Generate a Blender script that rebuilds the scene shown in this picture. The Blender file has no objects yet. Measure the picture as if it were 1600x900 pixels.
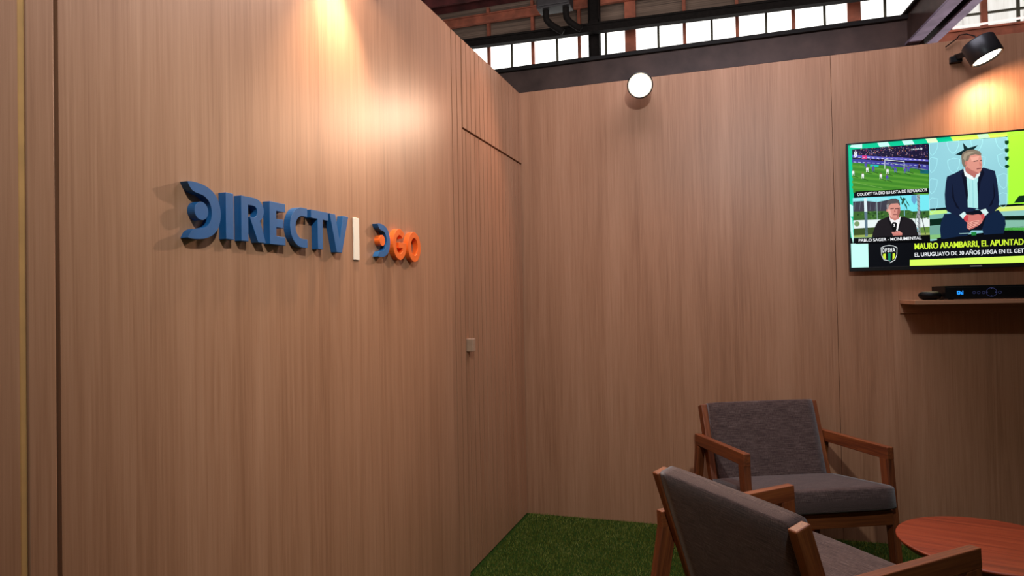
import bpy, bmesh, math, random
import numpy as np
from mathutils import Vector, Matrix
from mathutils.geometry import tessellate_polygon

C = bpy.context.scene.collection
random.seed(7)
RNG = np.random.default_rng(7)

# ------------------------------------------------------------------ camera, world, exposure, large lights
CAM = Vector((1.155, -3.7178, 1.2372)); FPX = 1047.17
def cam_axes():
    yaw, pitch, roll = math.radians(18.315054), math.radians(.96642), math.radians(-1.13007)
    f = Vector((-math.sin(yaw)*math.cos(pitch), math.cos(yaw)*math.cos(pitch), math.sin(pitch)))
    r = Vector((math.cos(yaw), math.sin(yaw), 0)); u = r.cross(f)
    c, s = math.cos(roll), math.sin(roll)
    return c*r+s*u, -s*r+c*u, f
CR, CU, CF = cam_axes()
cd = bpy.data.cameras.new('camera'); cam = bpy.data.objects.new('camera', cd); C.objects.link(cam)
cd.sensor_width = 36; cd.lens = FPX*36/1600; cd.clip_start = .05; cd.clip_end = 100
M = Matrix((CR, CU, -CF)).transposed().to_4x4(); M.translation = CAM; cam.matrix_world = M
sc = bpy.context.scene; sc.camera = cam
def at(px, py, axis, val):
    """the point of the plane x/y/z = val that the photograph shows at (px, py)"""
    d = CF + (px-800)/FPX*CR - (py-450)/FPX*CU
    return CAM + d*((val-CAM[axis])/d[axis])

sc.view_settings.view_transform = 'Standard'; sc.view_settings.look = 'None'
sc.view_settings.gamma = 1; sc.view_settings.use_curve_mapping = False; sc.view_settings.exposure = 0.0
sc.cycles.use_denoising = True
sc.cycles.max_bounces = 8; sc.cycles.diffuse_bounces = 4

def lin(c):
    return tuple((v/255/12.92 if v/255 <= .04045 else ((v/255+.055)/1.055)**2.4) for v in c)

WORLD_COL, WORLD_STR = (220, 200, 190), .045
w = bpy.data.worlds.new('hall_air'); sc.world = w; w.use_nodes = True
bg = w.node_tree.nodes['Background']; bg.inputs[0].default_value = (*lin(WORLD_COL), 1); bg.inputs[1].default_value = WORLD_STR

def spot(name, loc, aim, power, size, blend, col, rad):
    l = bpy.data.lights.new(name, 'SPOT'); l.energy = power; l.color = col; l.spot_size = math.radians(size)
    l.spot_blend = blend; l.shadow_soft_size = rad
    o = bpy.data.objects.new(name, l); C.objects.link(o); o.location = loc
    o.rotation_euler = Vector(aim).to_track_quat('-Z', 'Y').to_euler(); return o
WARM = (1.0, .74, .48); WARM2 = (1.0, .58, .41)
# the stand's front row of spotlights, above and behind the photographer
KEY = spot('front_spotlight', (1.4, -3.4, 2.74), (-.72, 1.36, -.66), 157, 108, 1, (.87, .96, 1.0), .05)
# daylight falling from the hall roof along the back wall
al = bpy.data.lights.new('roof_daylight', 'AREA'); al.shape = 'RECTANGLE'; al.size = 2; al.size_y = 1; al.energy = 41; al.color = (.86, .84, 1.0)
ao = bpy.data.objects.new('roof_daylight', al); C.objects.link(ao); ao.location = (1.2, -.8, 3.4)
hl = bpy.data.lights.new('hall_daylight', 'AREA'); hl.shape = 'RECTANGLE'; hl.size = 10; hl.size_y = 3; hl.energy = 200; hl.color = (1, .93, .88)
ho = bpy.data.objects.new('hall_daylight', hl); C.objects.link(ho); ho.location = (1.0, 3.2, 5.2); ho.rotation_euler = Vector((0, 1, .22)).to_track_quat('-Z', 'Y').to_euler()

# unseen fill light added behind the back wall, brightens the channel beam's underside
nl = bpy.data.lights.new('added_channel_fill', 'AREA'); nl.shape = 'RECTANGLE'; nl.size = 1.6; nl.size_y = .8; nl.energy = 17; nl.color = (1, .92, 1)
no_ = bpy.data.objects.new('added_channel_fill', nl); C.objects.link(no_); no_.location = (3.4, 2.2, 1.2); no_.rotation_euler = Vector((-1.0, -1.2, 1.6)).to_track_quat('-Z', 'Y').to_euler()

# ------------------------------------------------------------------ materials
def nodes(name):
    m = bpy.data.materials.new(name); m.use_nodes = True
    nt = m.node_tree; b = nt.nodes['Principled BSDF']; return m, nt, b
def attr(nt):
    a = nt.nodes.new('ShaderNodeAttribute'); a.attribute_name = 'grain'; return a.outputs['Vector']
def noise(nt, vec, scale, sc3=(1, 1, 1), detail=4, rough=.5, dist=0):
    mp = nt.nodes.new('ShaderNodeMapping'); mp.inputs['Scale'].default_value = sc3
    nt.links.new(vec, mp.inputs['Vector'])
    n = nt.nodes.new('ShaderNodeTexNoise'); n.inputs['Scale'].default_value = scale
    n.inputs['Detail'].default_value = detail; n.inputs['Roughness'].default_value = rough; n.inputs['Distortion'].default_value = dist
    nt.links.new(mp.outputs[0], n.inputs['Vector']); return n.outputs['Fac']
def ramp(nt, fac, stops):
    r = nt.nodes.new('ShaderNodeValToRGB'); el = r.color_ramp.elements
    el[0].position, el[0].color = stops[0][0], (*lin(stops[0][1]), 1)
    el[1].position, el[1].color = stops[-1][0], (*lin(stops[-1][1]), 1)
    for p, c in stops[1:-1]:
        e = el.new(p); e.color = (*lin(c), 1)
    nt.links.new(fac, r.inputs['Fac']); return r.outputs['Color']
def mixf(nt, a, b, f):
    n = nt.nodes.new('ShaderNodeMix'); n.data_type = 'FLOAT'; n.inputs[0].default_value = f
    nt.links.new(a, n.inputs[2]); nt.links.new(b, n.inputs[3]); return n.outputs[0]
def bump(nt, b, h, strength, dist=.002):
    n = nt.nodes.new('ShaderNodeBump'); n.inputs['Strength'].default_value = strength; n.inputs['Distance'].default_value = dist
    nt.links.new(h, n.inputs['Height']); nt.links.new(n.outputs[0], b.inputs['Normal'])

def laminate(name, dark, mid, light, rough=.42):
    m, nt, b = nodes(name); v = attr(nt)
    fine = noise(nt, v, 1, (230, 230, 4), 3, .65)
    med = noise(nt, v, 1, (38, 38, .9), 5, .6, 1.2)
    big = noise(nt, v, 1, (6, 6, .35), 3, .5, .8)
    f = mixf(nt, mixf(nt, fine, med, .52), big, .34)
    nt.links.new(ramp(nt, f, [(.33, dark), (.5, mid), (.67, light)]), b.inputs['Base Color'])
    b.inputs['Roughness'].default_value = rough; b.inputs['Specular IOR Level'].default_value = .45
    bump(nt, b, fine, .08, .001); return m
def timber(name, dark, mid, light, rough=.55):
    m, nt, b = nodes(name); v = attr(nt)
    fine = noise(nt, v, 1, (220, 220, 5), 3, .6)
    med = noise(nt, v, 1, (34, 34, 2.2), 5, .6, 1.2)
    f = mixf(nt, fine, med, .65)
    nt.links.new(ramp(nt, f, [(.3, dark), (.5, mid), (.7, light)]), b.inputs['Base Color'])
    b.inputs['Roughness'].default_value = rough; bump(nt, b, fine, .1, .001); return m
def plain(name, col, rough=.5, metal=0, var=.12, scale=20, spec=.5, bumpy=0):
    m, nt, b = nodes(name); v = attr(nt)
    f = noise(nt, v, scale, (1, 1, 1), 4)
    lo = tuple(c*(1-var) for c in col); hi = tuple(min(255, c*(1+var)) for c in col)
    nt.links.new(ramp(nt, f, [(.3, lo), (.7, hi)]), b.inputs['Base Color'])
    b.inputs['Roughness'].default_value = rough; b.inputs['Metallic'].default_value = metal
    b.inputs['Specular IOR Level'].default_value = spec
    if bumpy: bump(nt, b, f, bumpy, .002)
    return m
def glow(name, col, strength):
    m = bpy.data.materials.new(name); m.use_nodes = True; nt = m.node_tree; nt.nodes.clear()
    e = nt.nodes.new('ShaderNodeEmission'); e.inputs[0].default_value = (*lin(col), 1); e.inputs[1].default_value = strength
    o = nt.nodes.new('ShaderNodeOutputMaterial'); nt.links.new(e.outputs[0], o.inputs[0]); return m
def fabric(name, lo, mid, hi):
    m, nt, b = nodes(name); v = attr(nt)
    a1 = noise(nt, v, 1, (16, 16, 420), 3, .65); a2 = noise(nt, v, 1, (420, 420, 60), 2, .6)
    c = noise(nt, v, 9, (1, 1, 3), 3)
    f = mixf(nt, mixf(nt, a1, a2, .35), c, .1)
    nt.links.new(ramp(nt, f, [(.36, lo), (.5, mid), (.64, hi)]), b.inputs['Base Color'])
    b.inputs['Roughness'].default_value = .95; b.inputs['Specular IOR Level'].default_value = .15
    b.inputs['Sheen Weight'].default_value = .25; b.inputs['Sheen Roughness'].default_value = .5
    bump(nt, b, mixf(nt, a1, a2, .5), .35, .0015); return m

MT = {}
MT['oak'] = laminate('oak_laminate', (150, 103, 73), (177, 127, 94), (195, 145, 111))
MT['mdf'] = plain('raw_board_edge', (206, 156, 92), .8, 0, .06, 12)
MT['gapdark'] = plain('shadow_gap', (92, 62, 40), .9)  # groove and gap floors, with the shade of the recess put into the brown
MT['teak'] = timber('oiled_hardwood', (74, 33, 12), (124, 62, 27), (156, 86, 40))
MT['teak_top'] = timber('table_hardwood', (104, 38, 16), (154, 62, 31), (176, 80, 43), .45)
MT['fabric'] = fabric('charcoal_weave', (42, 30, 29), (82, 63, 58), (120, 100, 93))
MT['blue'] = plain('blue_paint', (26, 92, 146), .5, 0, .04, 30)
MT['orange'] = plain('orange_paint', (246, 108, 34), .45, 0, .04, 30)
MT['cream'] = plain('cream_paint', (255, 236, 212), .5, 0, .01, 30)
MT['black'] = plain('black_plastic', (16, 16, 17), .35, 0, .2, 30)
MT['lampblack'] = plain('black_lamp_housing', (34, 32, 33), .38, 0, .15, 20)
MT['darksteel'] = plain('dark_steel', (112, 87, 77), .5, .1, .15, 6, .5, .1)
MT['flange'] = plain('dark_olive_steel', (52, 46, 42), .6, .1, .15, 6)
MT['violetsteel'] = plain('violet_grey_steel', (205, 186, 206), .5, .15, .12, 8)
MT['redsteel'] = plain('red_oxide_steel', (158, 88, 66), .6, 0, .18, 5)
MT['darkred'] = plain('dark_red_roof_boards', (92, 42, 42), .8, 0, .3, 3)
MT['conduit'] = plain('black_conduit', (24, 20, 19), .8, 0, .2, 20, .15)
MT['greybox'] = plain('grey_sheet_metal', (58, 55, 58), .5, .2, .1, 8)
MT['window'] = glow('backlit_glazing', (255, 252, 246), 2.2)
MT['mullion'] = plain('grey_mullion', (78, 76, 62), .6)
MT['concrete'] = plain('hall_concrete', (120, 116, 112), .85, 0, .15, 3)
MT['turfbase'] = plain('turf_backing', (38, 58, 16), .95, 0, .3, 80, .1)
m = glow('stained_glazing', (255, 255, 255), 1.0); nt = m.node_tree; v = attr(nt)
f1 = noise(nt, v, 1, (9, 9, .8), 4, .6); e = nt.nodes['Emission']
nt.links.new(ramp(nt, f1, [(.3, (176, 166, 158)), (.48, (236, 230, 222)), (.7, (255, 252, 246))]), e.inputs[0]); e.inputs[1].default_value = 1.05
MT['window_dim'] = m
MT['lens'] = glow('lamp_lens', (255, 236, 208), 14)
MT['tube'] = glow('pale_light_tube', (255, 216, 210), 1.5)
MT['chrome'] = plain('worn_chrome', (170, 160, 150), .3, .9)
MT['decoder'] = plain('gloss_black_case', (8, 8, 9), .45, 0, .2, 20, .15)
MT['bluelight'] = glow('blue_display', (40, 150, 255), 1.2)
MT['bluedim'] = glow('dim_blue_icons', (62, 66, 108), .5)
MT['tvmark'] = plain('grey_print', (150, 150, 146), .5)

m, nt, b = nodes('corrugated_siding'); v = attr(nt)
mp = nt.nodes.new('ShaderNodeMapping'); mp.inputs['Scale'].default_value = (.5, .5, 1); nt.links.new(v, mp.inputs[0])
f1 = noise(nt, v, 1, (.7, .7, 52), 4, .6)
nt.links.new(ramp(nt, f1, [(.3, (74, 60, 52)), (.5, (112, 94, 82)), (.7, (140, 118, 104))]), b.inputs['Base Color']); b.inputs['Roughness'].default_value = .7
MT['siding'] = m

m, nt, b = nodes('turf_blades'); v = attr(nt)
f1 = noise(nt, v, 5, (1, 1, 1), 3); f2 = noise(nt, v, 160, (1, 1, .2), 2)
nt.links.new(ramp(nt, mixf(nt, f1, f2, .6), [(.32, (78, 82, 22)), (.5, (106, 112, 36)), (.7, (136, 136, 66))]), b.inputs['Base Color'])
b.inputs['Roughness'].default_value = .6; b.inputs['Specular IOR Level'].default_value = .3
MT['turf'] = m

# ------------------------------------------------------------------ mesh builder
class MB:
    def __init__(s): s.v = []; s.f = []; s.m = []; s.g = []; s.sm = []
    def add(s, vs, fs, mat=0, gs=None, smooth=False):
        n = len(s.v); s.v += [tuple(p) for p in vs]; s.g += [tuple(p) for p in (gs or vs)]
        for f in fs: s.f.append([n+i for i in f]); s.m.append(mat); s.sm.append(smooth)
    BOXF = [(0, 3, 2, 1), (4, 5, 6, 7), (0, 1, 5, 4), (1, 2, 6, 5), (2, 3, 7, 6), (3, 0, 4, 7)]
    def box(s, lo, hi, mat=0, facemat=None):
        (a, b_, c), (d, e, f) = lo, hi
        vs = [(a, b_, c), (d, b_, c), (d, e, c), (a, e, c), (a, b_, f), (d, b_, f), (d, e, f), (a, e, f)]
        n0 = len(s.m); s.add(vs, s.BOXF, mat)
        for k, mm in (facemat or {}).items(): s.m[n0+k] = mm
    def bar(s, p, q, wx, wy, side, mat=0, wx2=None, wy2=None, off=None):
        """a straight bar from p to q; side = direction of its wx width; grain runs along it"""
        p, q = Vector(p), Vector(q); d = (q-p).normalized(); L = (q-p).length
        sx = Vector(side); sx = (sx-d*sx.dot(d)).normalized(); sy = d.cross(sx)
        o = Vector(off or (random.uniform(0, 9), random.uniform(0, 9), random.uniform(0, 9)))
        vs, gs = [], []
        for k, (c, a, b_) in enumerate(((p, wx, wy), (q, wx2 or wx, wy2 or wy))):
            for i, j in ((-1, -1), (1, -1), (1, 1), (-1, 1)):
                vs.append(c+sx*(i*a/2)+sy*(j*b_/2)); gs.append(o+Vector((i*a/2, j*b_/2, k*L)))
        s.add(vs, s.BOXF, mat, gs)
    def tube(s, pts, rad, n=10, mat=0, caps=True):
        pts = [Vector(p) for p in pts]; rings = []
        rads = rad if isinstance(rad, (list, tuple)) else [rad]*len(pts)
        prev = None
        for i, p in enumerate(pts):
            d = (pts[min(i+1, len(pts)-1)]-pts[max(i-1, 0)]).normalized()
            if prev is None:
                a = Vector((0, 0, 1)) if abs(d.z) < .9 else Vector((1, 0, 0)); x = (a-d*a.dot(d)).normalized()
            else: x = (prev-d*prev.dot(d)).normalized()
            prev = x; y = d.cross(x)
            rings.append([p+(x*math.cos(2*math.pi*k/n)+y*math.sin(2*math.pi*k/n))*rads[i] for k in range(n)])
        vs = [v for r in rings for v in r]; fs = []
        for i in range(len(pts)-1):
            for k in range(n): fs.append((i*n+k, i*n+(k+1) % n, (i+1)*n+(k+1) % n, (i+1)*n+k))
        if caps: fs.append(tuple(range(n-1, -1, -1))); fs.append(tuple((len(pts)-1)*n+k for k in range(n)))
        s.add(vs, fs, mat, smooth=True)
    def revolve(s, base, axis, prof, n=32, mat=0, smooth=True):
        """prof: (radius, height along axis) from start to end; radius 0 closes"""
        d = Vector(axis).normalized(); a = Vector((0, 0, 1)) if abs(d.z) < .9 else Vector((1, 0, 0))
        x = (a-d*a.dot(d)).normalized(); y = d.cross(x); base = Vector(base); vs = []; fs = []; idx = []
        for r_, h in prof:
            if r_ < 1e-6: idx.append([len(vs)]); vs.append(base+d*h)
            else:
                idx.append(list(range(len(vs), len(vs)+n)))
                vs += [base+d*h+(x*math.cos(2*math.pi*k/n)+y*math.sin(2*math.pi*k/n))*r_ for k in range(n)]
        for A, B in zip(idx, idx[1:]):
            for k in range(n):
                a0, a1 = A[k % len(A)], A[(k+1) % len(A)]; b0, b1 = B[k % len(B)], B[(k+1) % len(B)]
                if len(A) == 1: fs.append((a0, b1, b0))
                elif len(B) == 1: fs.append((a0, a1, b0))
                else: fs.append((a0, a1, b1, b0))
        s.add(vs, fs, mat, smooth=smooth)
    def prism(s, loops, to3, depth, mat=0):
        """loops: outer outline and holes, 2D; to3(u, v, d) -> point; d 0 = back, depth = front"""
        flat = [p for l in loops for p in l]; n = len(flat)
        tri = tessellate_polygon([[Vector((p[0], p[1], 0)) for p in l] for l in loops])
        vs = [to3(p[0], p[1], depth) for p in flat]+[to3(p[0], p[1], 0) for p in flat]
        fs = [tuple(t) for t in tri]+[tuple(n+i for i in reversed(t)) for t in tri]
        k = 0
        for l in loops:
            for i in range(len(l)):
                a, b_ = k+i, k+(i+1) % len(l); fs.append((a, n+a, n+b_, b_))
            k += len(l)
        s.add(vs, fs, mat)
    def flat(s, pts, mat=0):
        tri = tessellate_polygon([[Vector(p) for p in pts]]); s.add(pts, [tuple(t) for t in tri], mat)
    def build(s, name, mats, parent=None, bevel=0, seg=2, fixn=True):
        me = bpy.data.meshes.new(name); me.from_pydata(s.v, [], s.f)
        if not isinstance(mats, (list, tuple)): mats = [mats]
        for mm in mats: me.materials.append(mm)
        me.polygons.foreach_set('material_index', s.m); me.polygons.foreach_set('use_smooth', s.sm)
        at_ = me.attributes.new('grain', 'FLOAT_VECTOR', 'POINT')
        at_.data.foreach_set('vector', np.array(s.g, dtype=np.float32).ravel())
        if fixn:
            bm = bmesh.new(); bm.from_mesh(me); bmesh.ops.recalc_face_normals(bm, faces=bm.faces); bm.to_mesh(me); bm.free()
        me.update()
        o = bpy.data.objects.new(name, me); C.objects.link(o)
        if parent is not None: o.parent = parent
        if bevel:
            bv = o.modifiers.new('bevel', 'BEVEL'); bv.width = bevel; bv.segments = seg; bv.limit_method = 'ANGLE'; bv.angle_limit = math.radians(40)
        return o
def tag(o, label=None, cat=None, group=None, kind=None):
    if label: o['label'] = label
    if cat: o['category'] = cat
    if group: o['group'] = group
    if kind: o['kind'] = kind
    return o
def thing(name, label, cat, loc=(0, 0, 0), rz=0, group=None):
    o = bpy.data.objects.new(name, None); C.objects.link(o); o.location = loc; o.rotation_euler = (0, 0, rz)
    o.empty_display_size = .1; return tag(o, label, cat, group)
def struct(o, label=None, cat=None): return tag(o, label, cat, None, 'structure')

# ------------------------------------------------------------------ the stand: walls, door, floor
H = 2.44
GY = [-1.018+.0563*i for i in range(19)]              # the V-grooves of the slatted part
PX = .011                                             # face of the big left panel
lw = MB()
lw.box((-.10, -5.2, 0), (-.026, -2.893, H), 0)
lw.box((-.10, -2.893, 0), (-.026, .05, H), 0)
lw.box((-.026, -5.2, 0), (PX, -2.9065, H), 0)
lw.box((-.026, -2.834, 0), (PX, -1.0855, 2.424), 0)   # big panel carrying the sign
edges = [-1.080]+[g for g in GY if g < -.9]+[-.8975]
for a, b_ in zip(edges, edges[1:]): lw.box((-.026, a+.0038, 0), (0, b_-.0038, 2.432), 0)
up = [-.8975]+[g+.004 for g in GY if -.88 < g < -.01]+[-.0005]
for a, b_ in zip(up, up[1:]): lw.box((-.026, a+.0038, 2.0265), (0, b_-.0038, 2.432), 0)
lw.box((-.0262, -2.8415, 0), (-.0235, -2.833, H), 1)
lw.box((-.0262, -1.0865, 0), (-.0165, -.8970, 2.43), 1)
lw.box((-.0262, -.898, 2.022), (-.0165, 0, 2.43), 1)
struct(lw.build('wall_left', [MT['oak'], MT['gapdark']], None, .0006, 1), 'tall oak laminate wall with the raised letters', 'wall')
tr = MB(); tr.box((-.0255, -2.893, 0), (PX, -2.8415, H), 0); tr.box((-.0255, -2.9063, 0), (PX-.0015, -2.893, H), 1)
struct(tr.build('trim_1', [MT['oak'], MT['mdf']], None, .0025, 3), 'narrow oak strip with a yellow raw edge at the far left of the wall', 'trim')

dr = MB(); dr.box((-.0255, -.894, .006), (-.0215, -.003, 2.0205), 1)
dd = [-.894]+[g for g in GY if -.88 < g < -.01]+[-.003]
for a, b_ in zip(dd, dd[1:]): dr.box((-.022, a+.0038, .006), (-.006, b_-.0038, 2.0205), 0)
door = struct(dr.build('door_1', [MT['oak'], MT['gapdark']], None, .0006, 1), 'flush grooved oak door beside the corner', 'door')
hd = MB(); hd.box((-.007, -.887, 1.003), (.026, -.853, 1.062), 0)
hh = hd.build('door_handle', plain('pale_wood_pull', (176, 140, 112), .6), door, .003); hh['label'] = 'small pale block pull on the door'

bw = MB()
bw.box((-.10, .012, 0), (4.3, .06, H), 0)
bw.box((-.013, .0, 0), (1.6453, .012, H), 0); bw.box((1.6472, .0, 0), (3.5, .012, H), 0); bw.box((3.502, 0, 0), (4.3, .012, H), 0)
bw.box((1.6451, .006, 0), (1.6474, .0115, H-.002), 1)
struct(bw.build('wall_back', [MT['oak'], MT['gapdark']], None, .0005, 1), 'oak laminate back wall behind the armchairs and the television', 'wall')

fl = MB(); fl.box((-.099, -5.2, -.04), (4.3, .012, 0), 0); fl.box((-12, -12, -.10), (16, 8.2, -.04), 1)
struct(fl.build('floor', [MT['turfbase'], MT['concrete']]), 'floor of the stand under the green turf', 'floor')

# artificial turf blades
def turf():
    n = 330000; x = RNG.uniform(.012, 4.2, n); y = RNG.uniform(-3.4, -.004, n)
    pass
    a = RNG.uniform(0, 2*np.pi, n); h = RNG.uniform(.007, .016, n); wd = RNG.uniform(.0009, .0018, n); ln = RNG.uniform(0, .010, n); la = RNG.uniform(0, 2*np.pi, n)
    b0 = np.c_[x-np.cos(a)*wd, y-np.sin(a)*wd, np.zeros(n)]; b1 = np.c_[x+np.cos(a)*wd, y+np.sin(a)*wd, np.zeros(n)]
    tp = np.c_[np.maximum(.002, x+np.cos(la)*ln), np.minimum(-.001, y+np.sin(la)*ln), h]
    V = np.stack([b0, b1, tp], 1).reshape(-1, 3).astype(np.float32)
    me = bpy.data.meshes.new('artificial_turf'); me.vertices.add(3*n); me.loops.add(3*n); me.polygons.add(n)
    me.vertices.foreach_set('co', V.ravel()); me.loops.foreach_set('vertex_index', np.arange(3*n, dtype=np.int32))
    me.polygons.foreach_set('loop_start', np.arange(0, 3*n, 3, dtype=np.int32))
    g = me.attributes.new('grain', 'FLOAT_VECTOR', 'POINT'); g.data.foreach_set('vector', V.ravel())
    me.materials.append(MT['turf']); me.update(); me.validate()
    o = bpy.data.objects.new('artificial_turf', me); C.objects.link(o)
    tag(o, 'short green artificial turf covering the floor of the stand', 'turf', None, 'stuff')
turf()

# ------------------------------------------------------------------ the hall behind the stand
FY = 8.0
fw = MB()
fw.box((-9, FY+.06, -.04), (12, FY+.16, 5.05), 0); fw.box((-9, FY+.06, 5.98), (12, FY+.16, 6.75), 0)
fw.box((-9, FY+.06, 5.05), (-4.9, FY+.16, 5.98), 0); fw.box((7.5, FY+.06, 5.05), (12, FY+.16, 5.98), 0)
struct(fw.build('wall_far', MT['siding']), 'corrugated brown siding of the hall above the strip windows', 'wall')
rf = MB()
rf.add([(-9, FY+.2, 6.72), (12, FY+.2, 6.72), (12, 1.5, 8.6), (-9, 1.5, 8.6), (-9, FY+.2, 6.84), (12, FY+.2, 6.84), (12, 1.5, 8.72), (-9, 1.5, 8.72)], MB.BOXF)
for i in range(9):
    y = FY-.35-.62*i; z = 6.72+(FY+.2-y)*.2806-.10
    rf.box((-9, y-.03, z-.06), (12, y+.03, z+.09))
struct(rf.build('ceiling', MT['darkred']), 'dark red boarded roof of the hall', 'ceiling')
RED = [-4.81, -3.95, -3.087, -2.228, -1.363, -.453, .462, 1.312, 2.175, 3.062, 3.935, 4.81, 5.68, 6.55, 7.4]
WIDE = {-.453: .19, 3.062: .19, 4.81: .085}
for i, (a, b_) in enumerate(zip(RED, RED[1:])):
    if not -4 < a < 5.6: continue
    wn = MB(); wn.box((a, FY+.03, 5.19), (b_, FY+.05, 5.99))
    wo = struct(wn.build('window_%d' % (i), MT['window'] if a < 3.5 else MT['window_dim']), 'glowing translucent strip window pane high in the hall, %s' % ('behind the steel beam' if a < 3 else 'right of the steel channel beam'), 'window')
    ml = MB(); c = (a+b_)/2+(.02 if a < 3 else 0); ml.box((c-.019, FY-.01, 5.19), (c+.019, FY+.03, 5.99)); ml.build('mullion', MT['mullion'], wo)
    rl = MB(); rl.box((a, FY-.005, 5.375), (b_, FY+.03, 5.405)); rl.build('glazing_bar', MT['mullion'], wo)
post_desc = {-3.087: 'leftmost in view beside the oak wall', -2.228: 'second in view from the oak wall', -1.363: 'just left of the dark column', -.453: 'wide one right of the dark column',
             .462: 'first right of the wide post near the dark column', 1.312: 'second right of the wide post near the dark column', 2.175: 'just left of the wide post near the channel beam',
             3.062: 'wide one next to the channel beam', 4.81: 'right of the channel beam, above the tilted spotlight', 3.935: 'behind the channel beam', 5.68: 'at the right edge above the spotlight'}
for x in RED:
    if x not in post_desc: continue
    p = MB(); wd = WIDE.get(x, .055); p.box((x-wd/2, FY-.03, 5.0), (x+wd/2, FY+.06, 6.70))
    tag(p.build('steel_post', MT['redsteel'], None, .004), 'red painted steel window post, '+post_desc[x], 'post', 'red window posts of the hall')
pu = MB(); pu.box((-7, FY-.12, 6.39), (9, FY-.032, 6.53)); pu.box((-7, FY-.15, 6.52), (9, FY-.032, 6.545))
tag(pu.build('steel_purlin', MT['redsteel'], None, .005), 'orange red horizontal roof purlin above the brown siding', 'purlin')
sl = MB(); sl.box((-4.9, FY-.06, 5.0), (7.5, FY+.06, 5.13)); sl.box((-4.9, FY-.09, 5.13), (7.5, FY+.06, 5.165))
tag(sl.build('window_sill_rail', MT['redsteel'], None, .005), 'reddish sill rail under the strip windows', 'rail')
tb = MB(); tb.tube([(3.9, FY-.13, 5.185), (4.6, FY-.13, 5.18), (5.3, FY-.13, 5.2), (6.0, FY-.13, 5.235), (6.6, FY-.13, 5.28)], .017, 8)
tag(tb.build('light_tube', MT['tube']), 'thin pale pink glowing tube along the window sill at upper right', 'light')
gd = MB()
for z0, z1, d in ((0, .035, .07), (.035, .115, .05), (.115, .15, .07)):
    gd.add([(x, FY-.42+s*d, (5.825-.0212*(x+3.4))+z) for z in (z0, z1) for x, s in ((-7, -1), (9, -1), (9, 1), (-7, 1))], MB.BOXF)
tag(gd.build('steel_girder', MT['conduit']), 'dark girder running across the top of the strip windows', 'girder')
cl = MB(); cx0 = at(920, 50, 1, 7.75).x; cx1 = at(937, 50, 1, 7.75).x
cl.box((cx0, 7.70, -.04), (cx0+.012, 7.86, 7.0)); cl.box((cx1-.012, 7.70, -.04), (cx1, 7.86, 7.0)); cl.box((cx0, 7.77, -.04), (cx1, 7.79, 7.0)); cl.box((cx0-.0, 7.70, 5.9), (cx1, 7.71, 6.05))
tag(cl.build('steel_column', MT['conduit']), 'dark upright steel column in front of the strip windows', 'column')
# junction box with two conduits
jy = 7.1; P0 = at(838, 14, 1, jy); P1 = at(902, 3, 1, jy)
jb = thing('junction_box', 'grey junction box with two bent black conduits above the windows', 'junction box', (P0.x, jy, P0.z))
bx = MB(); bx.box((0, 0, 0), (P1.x-P0.x-.13, .3, .45)); bx.box((.02, -.02, .03), (P1.x-P0.x-.15, 0, .4)); bx.build('box_body', MT['greybox'], jb, .01)
for pts in ([(853, 8), (853, 22), (854, 31), (860, 38), (868, 43), (880, 50)], [(884, 4), (884, 18), (885, 27), (890, 34), (898, 40), (908, 45)]):
    t_ = MB(); t_.tube([at(px, py, 1, jy+.12+.02*i)-Vector((P0.x, jy, P0.z)) for i, (px, py) in enumerate(pts)], .055, 12); t_.build('conduit', MT['conduit'], jb)
# steel I-beam behind the back wall and the channel beam that meets it
ib = MB(); ib.box((-2.2, 1.185, 3.004), (2.36, 1.40, 3.034), 1); ib.box((-2.2, 1.21, 2.82), (2.36, 1.235, 3.004), 0); ib.box((-2.2, 1.17, 2.80), (2.36, 1.40, 2.822), 0)
tag(ib.build('steel_beam', [MT['darksteel'], MT['flange']], None, .003), 'long grey steel I-beam just behind the top of the back wall', 'beam')
chn = thing('channel_beam', 'violet grey steel channel beam running overhead toward the viewer', 'beam', (2.262, 1.2, 2.838), math.radians(5.5))
def lip(name, x0, x1, mat, z0=0, z1=.014, y0=.16, y1=-5.2):
    q = MB(); q.box((x0, y1, z0), (x1, y0, z1)); return q.build(name, mat, chn, .002)
lip('flange', -.012, .068, MT['violetsteel']); lip('flange', .118, .178, MT['violetsteel'])
lip('web', .004, .018, MT['darksteel'], .014, .20); lip('web', .15, .164, MT['flange'], .014, .20); lip('top_plate', -.02, .19, MT['flange'], .20, .216)

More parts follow.
